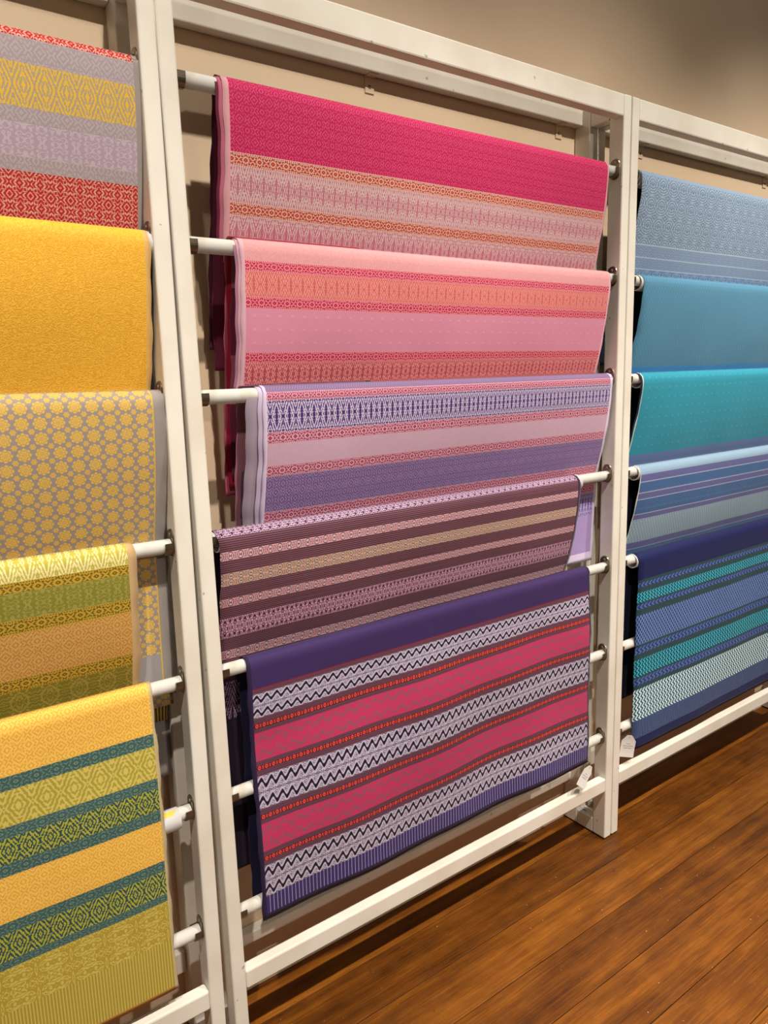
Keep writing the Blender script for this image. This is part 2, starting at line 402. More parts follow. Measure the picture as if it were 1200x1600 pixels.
def rack(x0, W, label, wallbr, lowback=(.164, .217), tilt=0.0):
    R = empty('display_rack', (x0, 0, 0)); tag(R, label, 'rack', None)
    def b(n, *a, **k): return box(n, *a, PAINT, R, **k)
    for s in (0, 1):
        xa, xb = (0, PW) if s == 0 else (W-PW, W)
        b('front_post', xa, xb, 0, PD, .0045, TOP, bev=.004)
        b('back_post', xa, xb, .1125, .1665, .0045, TOP-.002, bev=.003)
        b('side_rail', xa+.0005, xb-.0005, PD+.0003, .1122, 2.151, 2.2025)
        b('side_rail', xa+.0005, xb-.0005, PD+.0003, .1122, .0045, .0535)
        box('foot_pad', xa+.002, xb-.002, .003, .163, 0, .0043, SUBFLOOR, R, bev=.001)
    xi0, xi1 = PW+.0004, W-PW-.0004
    b('top_front_rail', xi0, xi1, .0005, .034, 2.148, 2.2035, bev=.004)
    b('top_back_rail', xi0, xi1, .138, .1662, 2.161, 2.2065)
    b('bottom_front_rail', xi0, xi1, .0005, .0285, .1705, .2155, bev=.004)
    b('bottom_back_rail', xi0, xi1, .138, .1662, *lowback)
    for x in wallbr:
        w_ = link('wall_bracket', WBR, R, (), (x, .1672, 2.1605))
        s = link('screw', SCR, w_, (), (0, -.0022, -.022)); s.rotation_euler = (0, 0, -math.pi/2)
    for z in RODZ:
        t = tube_mesh('hanging_rod', PW+.0035, W-PW-.0035, RR)
        link('hanging_rod', t, R, [ROD], (0, YC, z))
        for s in (0, 1):
            k = link('rod_bracket', BRK, R, (), (PW+.0001 if s == 0 else W-PW-.0001, YC, z))
            if s: k.rotation_euler = (0, 0, math.pi)
            c = link('screw', SCR, k, (), (.0023, 0, .0225))
    R.rotation_euler = (0, tilt, 0)
    return R
TILT = math.radians(.6)
LW = 1.30
LX = -.022-LW
rackL = rack(LX, LW, 'cream painted rack at the left holding the yellow, gold and green fabrics', [.3, .95])
# the left rack stands a little out of true: turned about its right foot
piv = Vector((-.022, 0, 0)); Rm = Matrix.Rotation(TILT, 4, 'Y')
MLEFT = Matrix.Translation(piv) @ Rm @ Matrix.Translation(-piv)
rackL.matrix_world = MLEFT @ Matrix.Translation((LX, 0, 0))
rackL.location.z += .0
rackC = rack(0, 1.30, 'cream painted rack in the middle holding the pink and purple fabrics', [.555, 1.199], (.150, .180))
rackR = rack(1.304, 1.30, 'cream painted rack at the right holding the blue and teal fabrics', [.269, 1.02])

# ------------------------------------------------------------------ draped cloth
def profile(zc, R, mode, znext=None, zend=None, ytail=None, yhang=.002):
    """polyline (v,y,z) from the crest over the rod down the front; v is the length along the cloth"""
    pts = []
    for i in range(13):
        a = math.pi/2+i/12*math.pi/2
        pts.append((YC+R*math.cos(a), zc+R*math.sin(a)))
    y0 = YC-R
    if mode == 'tail':
        zt = znext+.014; n = 40
        for i in range(1, n+1):
            t = i/n; pts.append((y0+(.0525-y0)*t**1.75, zc+(zt-zc)*t))
        for i in range(1, 13):
            t = i/12; pts.append((.0525+(ytail-.0525)*t**.6, zt+(zend-zt)*t))
    else:
        n = 50
        for i in range(1, n+1):
            t = i/n; pts.append((y0+(yhang-y0)*min(1, t*3), zc+(zend-zc)*t))
    out = [(0,)+pts[0]]; v = 0
    for a, b in zip(pts, pts[1:]):
        v += math.hypot(b[0]-a[0], b[1]-a[1]); out.append((v,)+b)
    return out
def back_profile(zc, R, lane, zend, hold=None):
    pts = []
    for i in range(9):
        a = math.pi/2-i/8*math.pi/2
        pts.append((YC+R*math.cos(a), zc+R*math.sin(a)))
    n = 30; yb = YC+R
    for i in range(1, n+1):
        t = i/n; z = zc+(zend-zc)*t
        if hold is None: y = yb+(lane-yb)*min(1, t*1.15)
        else: y = yb+.0075*min(1, t*4) if z > hold else yb+.0075+(lane-yb-.0075)*min(1, (hold-z)/.14)
        pts.append((y, z))
    out = [(0,)+pts[0]]; v = 0
    for a, b in zip(pts, pts[1:]):
        v += math.hypot(b[0]-a[0], b[1]-a[1]); out.append((v,)+b)
    return out
def at(P, v):
    for a, b in zip(P, P[1:]):
        if v <= b[0]+1e-9:
            t = (v-a[0])/max(1e-9, b[0]-a[0]); return a[1]+(b[1]-a[1])*t, a[2]+(b[2]-a[2])*t
    return P[-1][1], P[-1][2]
def merged(lo, hi, stepv, extra):
    n = max(1, int(round((hi-lo)/stepv))); s = [lo+(hi-lo)*i/n for i in range(n+1)]
    ex = [e for e in extra if lo < e < hi]
    s = [x for x in s if x in (lo, hi) or all(abs(x-e) > stepv*.25 for e in ex)]
    return sorted(set(s+ex))
def sheet(name, P, x0, x1, bands, parent, thick=.0012, margins=(), amp=0.0, curl=0.0, seed=0.0, sign=1, droop=None, vstep=.012, ustep=.03, tailw=None):
    """bands: [(v_start, material)]; margins: [(u_a, u_b, material)] run the whole length"""
    V = P[-1][0]
    vs = merged(0, V, vstep, [b[0] for b in bands]); us = merged(0, x1-x0, ustep, [m for g in margins for m in g[:2]])
    mats = []; idx = {}
    def mi(m):
        if m.name not in idx: idx[m.name] = len(mats); mats.append(m)
        return idx[m.name]
    verts = []; uvs = []
    for v in vs:
        y, z = at(P, v)
        f = max(0.0, min(1.0, (v-.05)/.15))
        for u in us:
            x = x0+u
            wob = amp*f*(math.sin(u*9.0+seed*5+v*3)*.55+math.sin(u*21.0+seed*3-v*6)*.3+math.sin(u*4+v*13+seed)*.35)
            cu = curl*f*math.exp(-u/.03)+curl*.6*f*math.exp(-(x1-x0-u)/.02)
            e = .0012*math.sin(v*37+seed*9)+.0009*math.sin(v*91+seed*4)
            xe = x+(e if (u == 0 or u == us[-1]) else 0)
            dz = 0
            if droop: dz = droop(u, v)
            verts.append((xe, y+wob+cu, z+dz)); uvs.append((u, v))
    nu = len(us); faces = []; fm = []
    for i in range(len(vs)-1):
        vm = (vs[i]+vs[i+1])/2; m0 = bands[0][1]
        for b0, m in bands:
            if vm >= b0: m0 = m
        for j in range(nu-1):
            um = (us[j]+us[j+1])/2; m = m0
            for a, b, mm in margins:
                if a < um < b: m = mm
            f = (i*nu+j, i*nu+j+1, (i+1)*nu+j+1, (i+1)*nu+j)
            faces.append(f if sign > 0 else f[::-1]); fm.append(mi(m))
    me = bpy.data.meshes.new(name); me.from_pydata(verts, [], faces); me.update()
    for m in mats: me.materials.append(m)
    ul = me.uv_layers.new(name='UVMap')
    for p in me.polygons:
        p.material_index = fm[p.index]; p.use_smooth = True
        for li in p.loop_indices: ul.data[li].uv = uvs[me.loops[li].vertex_index]
    o = bpy.data.objects.new(name, me); COL.objects.link(o); o.parent = parent
    s = o.modifiers.new('thickness', 'SOLIDIFY'); s.thickness = thick; s.offset = 0
    return o
RN, RS, DZ = .0185, .0237, -.0065
def W_(name, kind, A, B, **k): return weave(name, kind, A, B, **k)
def plain(name, A, seed=1.0, rough=.75): return weave(name, 'plain', A, tuple(v*.9 for v in A), seed=seed, bump=.0, rough=rough)

def cloth(label, group, x0, x1, k, sleeve, front, bands, back, margins=(), layers=(), amp=.002, curl=0.0, seed=1.0, mat=None, backs=(), gap=.0):
    zc = RODZ[k]+(DZ if sleeve else 0); R = RS if sleeve else RN
    root = empty('draped_fabric', ((x0+x1)/2, YC, zc+R)); tag(root, label, 'fabric', group)
    M0 = root.matrix_world.copy(); M0.translation = root.location
    if front[0] == 'tail': P = profile(zc, R, 'tail', front[1], front[2], front[3])
    else: P = profile(zc, R, 'hang', zend=front[1], yhang=.002)
    f = sheet('front_flap', P, x0, x1, bands, root, margins=margins, amp=amp, curl=curl, seed=seed)
    bP = back_profile(zc, R, back[0], back[1], back[3] if len(back) > 3 else None)
    bk = sheet('back_flap', bP, x0, x1, back[2] if isinstance(back[2], list) else [(0, back[2])], root, amp=amp*.4, seed=seed+2, sign=-1)
    parts = [f, bk]
    for i, (dx0, dx1, m, cut) in enumerate(layers):
        Rl = R-.0017*(i+1)
        if front[0] == 'tail': Pl = [(v, y+(.0017+gap*min(1, v/.18))*(i+1), z-.0017*(i+1) if v < .04 else z) for v, y, z in P]
        else: Pl = [(v, y+.0026*(i+1), z) for v, y, z in P]
        Pl = [p for p in Pl if p[0] <= P[-1][0]-cut]
        ly = sheet('folded_layer', Pl, x0+dx0, x1+dx1, [(0, m)], root, amp=amp, curl=curl, seed=seed, thick=.0009)
        parts.append(ly)
    for i, (dx, dl, ze, m) in enumerate(backs):
        q = back_profile(zc, R+.0012*(i+1), back[0]+dl, ze)
        parts.append(sheet('folded_layer', q, x0+dx, x0+dx+.3, [(0, m)], root, amp=amp*.4, seed=seed+3+i, sign=-1, thick=.001))
    for p in parts:
        p.location = -root.location
    if mat is not None: root.matrix_world = mat @ M0
    return root
def sleeve(k, x0, x1, label, mat=None, ro=.0222, dz=None):
    me = tube_mesh('fabric_tube', x0, x1, ro, 28, ro-.0021)
    z = RODZ[k]+(RR-(ro-.0021))-.0002
    o = link('fabric_tube', me, None, [TUBE], (0, YC, z))
    tag(o, label, 'tube')
    if mat is not None: o.matrix_world = mat @ Matrix.Translation((0, YC, z))
    return o
Z = RODZ

# ---- middle rack: pink to purple
BURG = plain('burgundy_shaded_reverse', (120, 40, 62)); PKR = plain('pink_reverse', (170, 95, 110)); GREYL = plain('grey_lilac_plain', (170, 150, 160))  # burgundy: pink cloth with the deep shade behind it put into the colour
ORG = lambda v0, s: W_('orange_key_band', 'key', (222, 188, 168), (184, 58, 36), P=.0285, Q=.0235, H=.0235, v0=v0, seed=s, bias=.5, rk=11.5, nz=1.7, stitch=1)
PALE = W_('pale_rose_ornament', 'ogee', (212, 180, 172), (190, 108, 120), P=.027, H=.0628, v0=.1628, seed=1, bias=-.25)
PALE2 = W_('pale_rose_oval_ornament', 'ogee', (212, 180, 172), (190, 108, 120), P=.027, H=.0628, v0=.2495, seed=2.3, bias=-.2)
MAG = W_('magenta_key_weave', 'key', (186, 20, 76), (212, 78, 116), P=.031, Q=.036, v0=.01, seed=3, bias=-.35)
CREAMSEL = plain('pale_pink_selvedge', (222, 160, 160)); PINKL = plain('pink_layer', (205, 110, 130))
cloth('magenta fabric with orange and pale rose ornament bands, on the top rod', None, .117, 1.219, 0, 0, ('tail', Z[1], Z[1]-.022, .056),
      [(0, MAG), (.1392, ORG(.1392, 1)), (.1628, PALE), (.2256, ORG(.2256, 4)), (.2495, PALE2)],
      (.132, 1.507, [(0, BURG)]), margins=[(0, .012, CREAMSEL), (1.096, 1.102, CREAMSEL)],
      layers=[(-.007, .003, PINKL, .02), (-.012, 0, BURG, .03)], amp=.0022, seed=1,
      backs=[(-.004, .007, 1.55, plain('plum_layer', (92, 36, 56)))])
CRIM = lambda v0, h: W_('crimson_key_band', 'key', (234, 150, 150), (190, 30, 72), P=.0285, Q=h, H=h, v0=v0, seed=1, bias=.5, rk=11.5, nz=1.7, stitch=1)
SALM = W_('salmon_ornament', 'ogee', (232, 146, 130), (204, 96, 96), P=.027, H=.0465, v0=.072, seed=5)
SALM2 = W_('salmon_oval_ornament', 'ogee', (230, 142, 130), (180, 70, 86), P=.027, H=.0463, v0=.2473, seed=6)
PPINK = W_('pale_pink_plain', 'emboss', (226, 158, 154), (218, 148, 146), P=.006, Q=.012, bump=.12)
RPINK = W_('rose_pink_plain', 'tick', (216, 138, 156), (222, 146, 162), P=.028, Q=.026, bump=.5)
LPK = plain('light_pink_layer', (226, 175, 182))
cloth('pale pink fabric with narrow crimson bands and salmon ornament, second rod', None, .130, 1.237, 1, 0, ('tail', Z[2], Z[2]-.022, .056),
      [(0, PPINK), (.0522, CRIM(.0522, .0198)), (.072, SALM), (.1185, CRIM(.1185, .0225)), (.141, RPINK), (.2252, CRIM(.2252, .0221)), (.2473, SALM2), (.2936, CRIM(.2936, .03))],
      (.113, 1.283, [(0, PKR), (.1, BURG), (.23, PKR), (.33, BURG)]), margins=[(0, .009, LPK), (1.101, 1.107, LPK)],
      layers=[(-.005, .002, LPK, .02), (-.010, 0, plain('mauve_layer', (190, 130, 150)), .03)], amp=.003, seed=2,
      backs=[(-.007, .006, 1.262, plain('crimson_layer', (170, 26, 54))), (-.012, .011, 1.245, plain('rose_layer', (176, 78, 96)))])
RED3 = lambda v0, h, s: W_('raspberry_key_band', 'key', (216, 164, 176), (156, 52, 74), P=.0285, Q=h, H=h, v0=v0, seed=s, bias=.4, rk=11.5, nz=1.7, stitch=1)
VORN = W_('dark_violet_ornament', 'ogee', (204, 184, 204), (66, 42, 100), P=.029, H=.0627, v0=.0414, seed=8)
VKEY = W_('violet_key_weave', 'key', (108, 78, 124), (150, 124, 160), P=.031, Q=.036, v0=.1974, seed=9)
LIL = W_('lilac_twill', 'chevron', (140, 114, 140), (118, 92, 128), P=.006, Q=.012, v0=0)
PLIL = W_('pale_mauve_plain', 'emboss', (202, 164, 176), (194, 154, 168), P=.004, Q=.004, bump=.15)
VORN2 = W_('violet_tail_ornament', 'ogee', (186, 168, 200), (84, 62, 130), P=.026, H=.07, v0=.36, seed=8)
LINE = W_('lilac_fine_lines', 'vstripe', (172, 146, 188), (154, 126, 172), P=.0062)
HEM = plain('pale_lilac_hem', (222, 200, 218))
cloth('lilac fabric with dark violet ornament and mauve bands, third rod', None, .160, 1.258, 2, 0, ('tail', Z[3], .918, .064),
      [(0, LIL), (.0239, RED3(.0239, .0175, 1)), (.0414, VORN), (.1041, RED3(.1041, .024, 2)), (.1281, PLIL), (.174, RED3(.174, .0234, 3)), (.1974, VKEY), (.2762, RED3(.2762, .026, 4)), (.31, PLIL), (.335, RED3(.335, .024, 2)), (.36, VORN2), (.4288, LINE), (.5434, HEM)],
      (.096, 1.15, [(0, BURG), (.12, plain('grey_violet_reverse', (110, 90, 120))), (.2, PKR)]), margins=[(0, .008, HEM), (1.088, 1.098, HEM)],
      layers=[(-.009, .003, HEM, .235), (-.034, 0, GREYL, .225)], gap=.006, amp=.003, curl=.002, seed=3,
      backs=[(-.038, .007, 1.13, plain('dusty_rose_layer', (164, 104, 116))), (-.026, -.006, 1.2, plain('plum_grey_layer', (96, 66, 88)))])
BRST = W_('brown_pinstripe', 'hstripe', (122, 78, 86), (66, 34, 46), P=.0044)
MORN = W_('lilac_dark_ornament', 'widemed', (206, 170, 188), (60, 24, 52), P=.021, H=.031, v0=-.008, seed=4)
PMED = lambda v0, h: W_('pink_medallion_band', 'medal', (236, 184, 184), (68, 34, 46), P=.022, Q=h, v0=v0, seed=2, C3=(230, 146, 158))
BMED = W_('beige_double_medallion_band', 'medal', (226, 188, 164), (70, 40, 46), P=.022, Q=.01425, v0=.1273, seed=2, C3=(216, 150, 116))
WORN = W_('wide_pink_ornament', 'widemed', (218, 162, 178), (70, 34, 52), P=.022, H=.0473, v0=.2008, seed=6)
DKPUR = plain('dark_purple_reverse', (58, 30, 62))
BORN = W_('pale_ornament_on_black', 'ogee', (150, 120, 140), (30, 18, 36), P=.03, H=.07, v0=.40, seed=3)
cloth('brown pinstriped fabric with pink medallion bands, fourth rod, shifted to the left', None, .044, 1.121, 3, 1, ('tail', Z[4], Z[4]-.02, .056),
      [(0, MORN), (.0264, BRST), (.0556, PMED(.0556, .0177)), (.0733, BRST), (.1006, W_('beige_medallion_band', 'medal', (226, 188, 164), (70, 40, 46), P=.022, Q=.01335, v0=.1006, seed=2, C3=(216, 150, 116))), (.1273, BRST), (.1558, PMED(.1558, .0179)), (.1737, BRST), (.2008, WORN), (.2481, BRST), (.2799, PMED(.2799, .022)), (.3019, BRST)],
      (.073, .41, [(0, DKPUR), (.35, BORN), (.44, plain('black_purple_reverse', (26, 14, 30)))], .905), margins=[(1.067, 1.077, DKPUR)], amp=.0035, seed=4)
PURP = plain('deep_purple_plain', (60, 40, 86)); BRN = W_('dull_brown_stripe', 'hstripe', (104, 62, 76), (88, 50, 64), P=.005)
REDL = plain('dark_red_line', (132, 34, 50))
CH = lambda v0, h: W_('red_chain_stripe', 'chain', (66, 26, 42), (236, 70, 50), P=.0165, H=h, v0=v0)
ZG = lambda v0, h: W_('white_wavy_line_band', 'zig', (206, 190, 206), (28, 20, 40), P=.0235, H=h, v0=v0, seed=2)
PK = lambda v0, h: W_('pink_speckled_band', 'speck', (204, 40, 92), (128, 84, 96), P=.036, H=h, v0=v0, seed=5)
DOT = W_('purple_dotted_lines', 'vdots', (60, 44, 98), (222, 212, 232), P=.0092, Q=.0042)
NAVY = plain('navy_reverse', (24, 22, 56)); EDGE = plain('dark_purple_selvedge', (46, 30, 62))
cloth('long deep purple fabric with pink, white and red chain stripes, fifth rod', None, .085, 1.175, 4, 0, ('hang', .308),
      [(0, PURP), (.0796, REDL), (.0822, BRN), (.0915, ZG(.0915, .055)), (.1465, BRN), (.1598, CH(.1598, .0104)), (.1702, BRN), (.1806, PK(.1806, .0654)), (.246, BRN), (.2564, CH(.2564, .0104)), (.2668, BRN),
       (.2802, ZG(.2802, .0758)), (.356, BRN), (.3694, CH(.3694, .0104)), (.3798, BRN), (.3902, PK(.3902, .0653)), (.4555, BRN), (.4674, CH(.4674, .0104)), (.4778, BRN), (.4897, ZG(.4897, .0758)), (.5655, DOT), (.6086, EDGE)],
      (.060, .327, [(0, NAVY)]), margins=[(0, .010, EDGE), (1.082, 1.09, EDGE)], layers=[(.002, -.001, EDGE, -.0)], amp=.0085, curl=.004, seed=5)
sleeve(3, .046, 1.134, 'white tube on the fourth rod showing at the right end of the brown fabric')

# ---- left rack: yellow, gold and green
GRY = plain('warm_grey_plain', (156, 144, 134)); GRL = W_('grey_lilac_key', 'key', (166, 146, 144), (178, 164, 162), P=.034, Q=.045, seed=3, bump=.2)
RK = lambda v0, s: W_('red_key_weave', 'key', (220, 166, 142), (184, 34, 36), P=.031, Q=.036, v0=v0, seed=s, bias=.55)
YOR = W_('yellow_ornament', 'ogee', (172, 152, 124), (226, 178, 58), P=.032, H=.0626, v0=.064, seed=12, cw=.8)
LOR = W_('lilac_flower_ornament', 'flower', (178, 150, 162), (190, 174, 174), P=.052, Q=.05, v0=.1493, seed=4, bump=.2)
cloth('grey fabric with red, yellow and lilac ornament bands, top of the left rack', None, -1.23, -.045, 0, 0, ('tail', Z[1], Z[1]-.022, .056),
      [(0, RK(0, 2)), (.0415-.014, GRL), (.064, YOR), (.1266, GRL), (.1493, LOR), (.1984, GRL), (.2196, RK(.2196, 2))],
      (.128, .66, [(0, GRY)]), margins=[(1.166, 1.185, GRY)], layers=[(0, .002, GRY, .01)], amp=.002, seed=6, mat=MLEFT)
MUS = W_('mustard_emboss', 'emboss', (246, 184, 62), (234, 168, 46), P=.011, Q=.009, seed=2, bump=.55); MUSE = plain('pale_mustard_edge', (226, 178, 104))
STR = W_('gold_fringe_stripes', 'vstripe', (96, 70, 34), (206, 168, 66), P=.0068); OCH = plain('ochre_reverse', (140, 98, 40))
cloth('plain mustard yellow fabric with embossed weave, second rod of the left rack', None, -1.24, -.062, 1, 1, ('tail', Z[2], Z[2]-.022, .056),
      [(0, MUS)], (.106, .795, [(0, OCH), (.90, STR)]), margins=[(1.170, 1.178, MUSE)], layers=[(0, .002, MUSE, .012)], amp=.0035, seed=7, mat=MLEFT)
DISC = W_('gold_flower_discs_on_grey', 'medlattice', (156, 140, 128), (226, 178, 70), P=.0282, Q=.0256); GOLDL = plain('gold_line', (222, 176, 62))
GRYP = plain('grey_plain_tail', (160, 150, 144))
cloth('grey fabric with gold flower discs, third rod of the left rack', None, -1.24, -.054, 2, 1, ('tail', Z[3], .873, .064),
      [(0, DISC), (.5366, GRYP)], (.088, .835, [(0, GRY), (.55, DISC), (.66, plain('dark_brown_hem', (70, 52, 34)))]),
      margins=[(1.161, 1.1635, GOLDL), (1.1635, 1.186, GRY)], layers=[], amp=.003, seed=8, mat=MLEFT)
GK = lambda v0, s: W_('gold_key_band', 'key', (196, 156, 48), (112, 88, 22), P=.032, Q=.0245, H=.0245, v0=v0, seed=s, soft=.2, rk=11.5, nz=1.7, stitch=1)
GOR = W_('green_flower_ornament', 'flower', (134, 128, 40), (160, 148, 72), P=.05, Q=.05, v0=.0652, seed=4, bump=.15)
GOR2 = W_('dark_green_flower_ornament', 'flower', (122, 112, 30), (158, 136, 56), P=.05, Q=.05, v0=.252, seed=5, bump=.15)
PGO = W_('pale_green_ornament', 'ogee', (238, 220, 150), (188, 172, 66), P=.03, H=.075, v0=-.028, seed=7)
TANK = W_('tan_key_weave', 'key', (216, 164, 88), (190, 134, 60), P=.034, Q=.040, v0=.1404, seed=3, soft=.3)
TAN = plain('tan_edge', (206, 168, 116))
cloth('olive green and tan fabric with gold key bands, fourth rod of the left rack', None, -1.24, -.131, 3, 0, ('tail', Z[4], Z[4]-.022, .056),
      [(0, PGO), (.0471, GK(.0471, 3)), (.0652, GOR), (.1147, GK(.1147, 3)), (.1404, TANK), (.2275, GK(.2275, 3)), (.252, GOR2), (.31, GK(.31, 3))],
      (.072, .70, [(0, OCH)], .868), margins=[(1.097, 1.109, TAN)], layers=[(0, .003, TAN, .02)], amp=.003, seed=9, mat=MLEFT)
YK = lambda v0: W_('yellow_key_weave', 'key', (246, 194, 88), (224, 164, 60), P=.034, Q=.040, v0=v0, seed=3, soft=.35, bump=.3)
TK = lambda v0, h: W_('teal_key_band', 'key', (60, 90, 88), (116, 136, 106), P=.033, Q=h, H=h, v0=v0, seed=3, bias=-.5, rk=11.5, nz=1.7)
LIME = W_('lime_ornament', 'ogee', (166, 152, 58), (210, 184, 90), P=.046, H=.0657, v0=.1331, seed=8, cw=0)
DKO = lambda v0, h: W_('teal_lime_ornament', 'ogee', (48, 72, 74), (168, 166, 54), P=.034, H=h, v0=v0, seed=12, cw=0)
OLV = W_('olive_leaf_weave', 'flower', (176, 148, 50), (204, 180, 84), P=.06, Q=.05, v0=.4661, seed=6)
OST = W_('olive_fine_stripes', 'vstripe', (172, 146, 46), (206, 184, 96), P=.0056)
BRE = plain('ochre_hem', (196, 140, 58)); GED = plain('pale_grey_edge', (198, 176, 130))
cloth('long yellow fabric with teal and lime bands, hanging lowest on the left rack', None, -1.24, -.119, 4, 0, ('hang', .262),
      [(0, YK(0)), (.1075, TK(.1075, .0256)), (.1331, LIME), (.1988, TK(.1988, .0208)), (.2196, DKO(.2196, .0464)), (.266, TK(.266, .024)), (.29, YK(.29)), (.3765, TK(.3765, .0224)), (.3989, DKO(.3989, .0512)), (.4501, TK(.4501, .016)), (.4661, OLV), (.5526, OST), (.6600, BRE)],
      (.057, .30, [(0, OCH)]), margins=[(1.115, 1.121, GED)], layers=[(0, .001, BRE, -.0)], amp=.003, seed=10, mat=MLEFT)
sleeve(1, -1.22, -.052, 'white tube on the second rod of the left rack, under the mustard fabric', MLEFT)
sleeve(2, -1.22, -.056, 'white tube on the third rod of the left rack, under the gold disc fabric', MLEFT)
tape = sleeve(5, -.62, -.083, 'bare white tube on the sixth rod of the left rack, behind the yellow fabric', MLEFT)

bm = bmesh.new(); rows = []
for i in range(7):
    a = math.radians(100+i*5); rows.append([bm.verts.new((x+.004*math.sin(i), .02245*math.cos(a), .02245*math.sin(a))) for x in (-.117, -.105, -.094+.003*(i % 2))])
for p, q in zip(rows, rows[1:]):
    for j in range(2): bm.faces.new((p[j], p[j+1], q[j+1], q[j]))
pm = link('paint_mark', finish(bm, 'paint_mark'), tape, [flat_mat('yellow_paint', (244, 200, 70), .6)]); pm['label'] = 'yellow paint mark'
pm.modifiers.new('thickness', 'SOLIDIFY').thickness = .0003

# ---- right rack: blue and teal
NV2 = plain('midnight_reverse', (16, 22, 44)); DTEAL = plain('dark_teal_reverse', (20, 50, 66))
PAIS = W_('grey_blue_dome_rows', 'crown', (112, 132, 156), (168, 182, 190), P=.050, Q=.054, v0=.025, seed=3)
BL = lambda v0, h: W_('slate_blue_fret_band', 'key', (106, 128, 160), (160, 176, 192), P=.034, Q=h, v0=v0, seed=7)
PL = plain('pale_blue_line', (186, 198, 206)); BSC = W_('blue_scallop_band', 'crown', (84, 122, 166), (160, 182, 202), P=.05, Q=.03, v0=.2769, seed=2)
LB = W_('pale_blue_top', 'emboss', (130, 150, 170), (140, 158, 176), P=.005, Q=.008, bump=.2)
cloth('grey blue fabric with rows of little domes, on the top rod at the right', None, 1.358, 2.50, 0, 1, ('tail', Z[1]+DZ*0, Z[1]-.024, .058),
      [(0, LB), (.03, PAIS), (.2088, PL), (.2118, BL(.2118, .033)), (.2433, PL), (.2460, BL(.246, .03)), (.2755, PL), (.2780, BSC)],
      (.132, 1.5, [(0, NV2)]), amp=.003, curl=.004, seed=11)
TB = W_('teal_blue_emboss', 'lattice', (84, 136, 158), (76, 126, 150), P=.014, Q=.02, bump=.5); TBB = plain('bright_blue_band', (52, 134, 194))
cloth('plain steel blue fabric with a bright blue lower edge, second rod at the right', None, 1.381, 2.50, 1, 1, ('tail', Z[2], Z[2]-.024, .058),
      [(0, TB), (.2804, TBB)], (.112, 1.25, [(0, DTEAL)]), amp=.0035, curl=.006, seed=12)
TL = W_('turquoise_knot_weave', 'tick', (44, 140, 156), (54, 152, 168), P=.034, Q=.03, bump=.9); SL = W_('slate_key_band', 'key', (84, 104, 154), (112, 134, 172), P=.02, Q=.02, v0=.266, seed=1)
PED = plain('white_edge', (214, 214, 204))
cloth('turquoise fabric with rows of small knots, third rod at the right', None, 1.393, 2.50, 2, 1, ('tail', Z[3], Z[3]-.024, .058),
      [(0, TL), (.266, SL)], (.094, 1.0, [(0, NV2)]), margins=[(0, .003, PED)], layers=[(-.006, 0, DTEAL, .02)], amp=.003, curl=.007, seed=13)
R4L = W_('pale_ice_blue', 'emboss', (140, 162, 176), (132, 154, 170), P=.006, Q=.01, bump=.2)
R4P = lambda v0, h: W_('purple_key_band', 'key', (80, 80, 126), (112, 112, 156), P=.026, Q=h, v0=v0, seed=2)
R4B = lambda v0: W_('denim_ornament', 'flower', (54, 84, 128), (76, 112, 152), P=.03, Q=.03, v0=v0, seed=4)
R4G = W_('grey_blue_net', 'lattice', (126, 148, 160), (158, 178, 186), P=.013, Q=.02)
PL2 = plain('silver_line', (176, 176, 190))
cloth('ice blue fabric with purple and denim stripes, fourth rod at the right', None, 1.396, 2.50, 3, 1, ('tail', Z[4], Z[4]-.024, .058),
      [(0, R4L), (.0412, R4P(.0412, .0224)), (.0627, PL2), (.0650, R4B(.065)), (.0973, PL2), (.0996, R4P(.0996, .0196)), (.1184, PL2), (.1206, R4B(.12)), (.1670, PL2), (.1692, R4P(.1692, .016)), (.1852, R4G), (.2665, R4P(.2665, .0227)), (.2892, PL2), (.2912, R4B(.29))],
      (.074, .60, [(0, NV2)]), margins=[(0, .003, PED)], amp=.003, curl=.007, seed=14)
NVY = plain('navy_plain', (19, 25, 74)); GRN = W_('dark_green_stripe', 'hstripe', (40, 70, 72), (30, 54, 62), P=.005)
BZ = lambda v0: W_('blue_zigzag_stripe', 'chevron', (36, 50, 96), (80, 106, 164), P=.020, Q=.017, v0=v0)
TZ = lambda v0, q: W_('turquoise_zigzag_band', 'chevron', (18, 56, 74), (58, 178, 192), P=.0155, Q=q, v0=v0)
BLA = W_('blue_wavy_lattice', 'lattice', (42, 64, 116), (120, 148, 190), P=.0145, Q=.018)
WZ = W_('white_zigzag_band', 'chevron', (44, 90, 108), (214, 230, 226), P=.0158, Q=.0178, v0=.4641)
DL = W_('blue_dotted_lines', 'vdots', (42, 60, 102), (160, 180, 202), P=.0078, Q=.0034)
cloth('long navy fabric with turquoise, blue and white zigzag bands, fifth rod at the right', None, 1.404, 2.50, 4, 1, ('hang', .262),
      [(0, NVY), (.0968, GRN), (.1063, BZ(.1063)), (.1204, GRN), (.1376, TZ(.1376, .011)), (.1706, GRN), (.1769, BZ(.1769)), (.1926, GRN), (.213, BLA), (.3119, GRN), (.3197, BZ(.3197)), (.3433, GRN), (.3621, TZ(.3621, .0145)), (.4202, GRN), (.4264, BZ(.4264)), (.45, GRN), (.4641, WZ), (.5708, DL), (.6336, NVY)],
      (.060, .42, [(0, NV2)]), layers=[(.001, 0, NV2, -.0)], amp=.003, curl=.004, seed=15)
for k, x, nm in ((0, 1.358, 'top'), (1, 1.374, 'second'), (2, 1.392, 'third'), (3, 1.392, 'fourth'), (4, 1.398, 'fifth')):
    sleeve(k, x, 2.49, 'white tube on the %s rod of the right rack, rim showing at the left end' % nm)

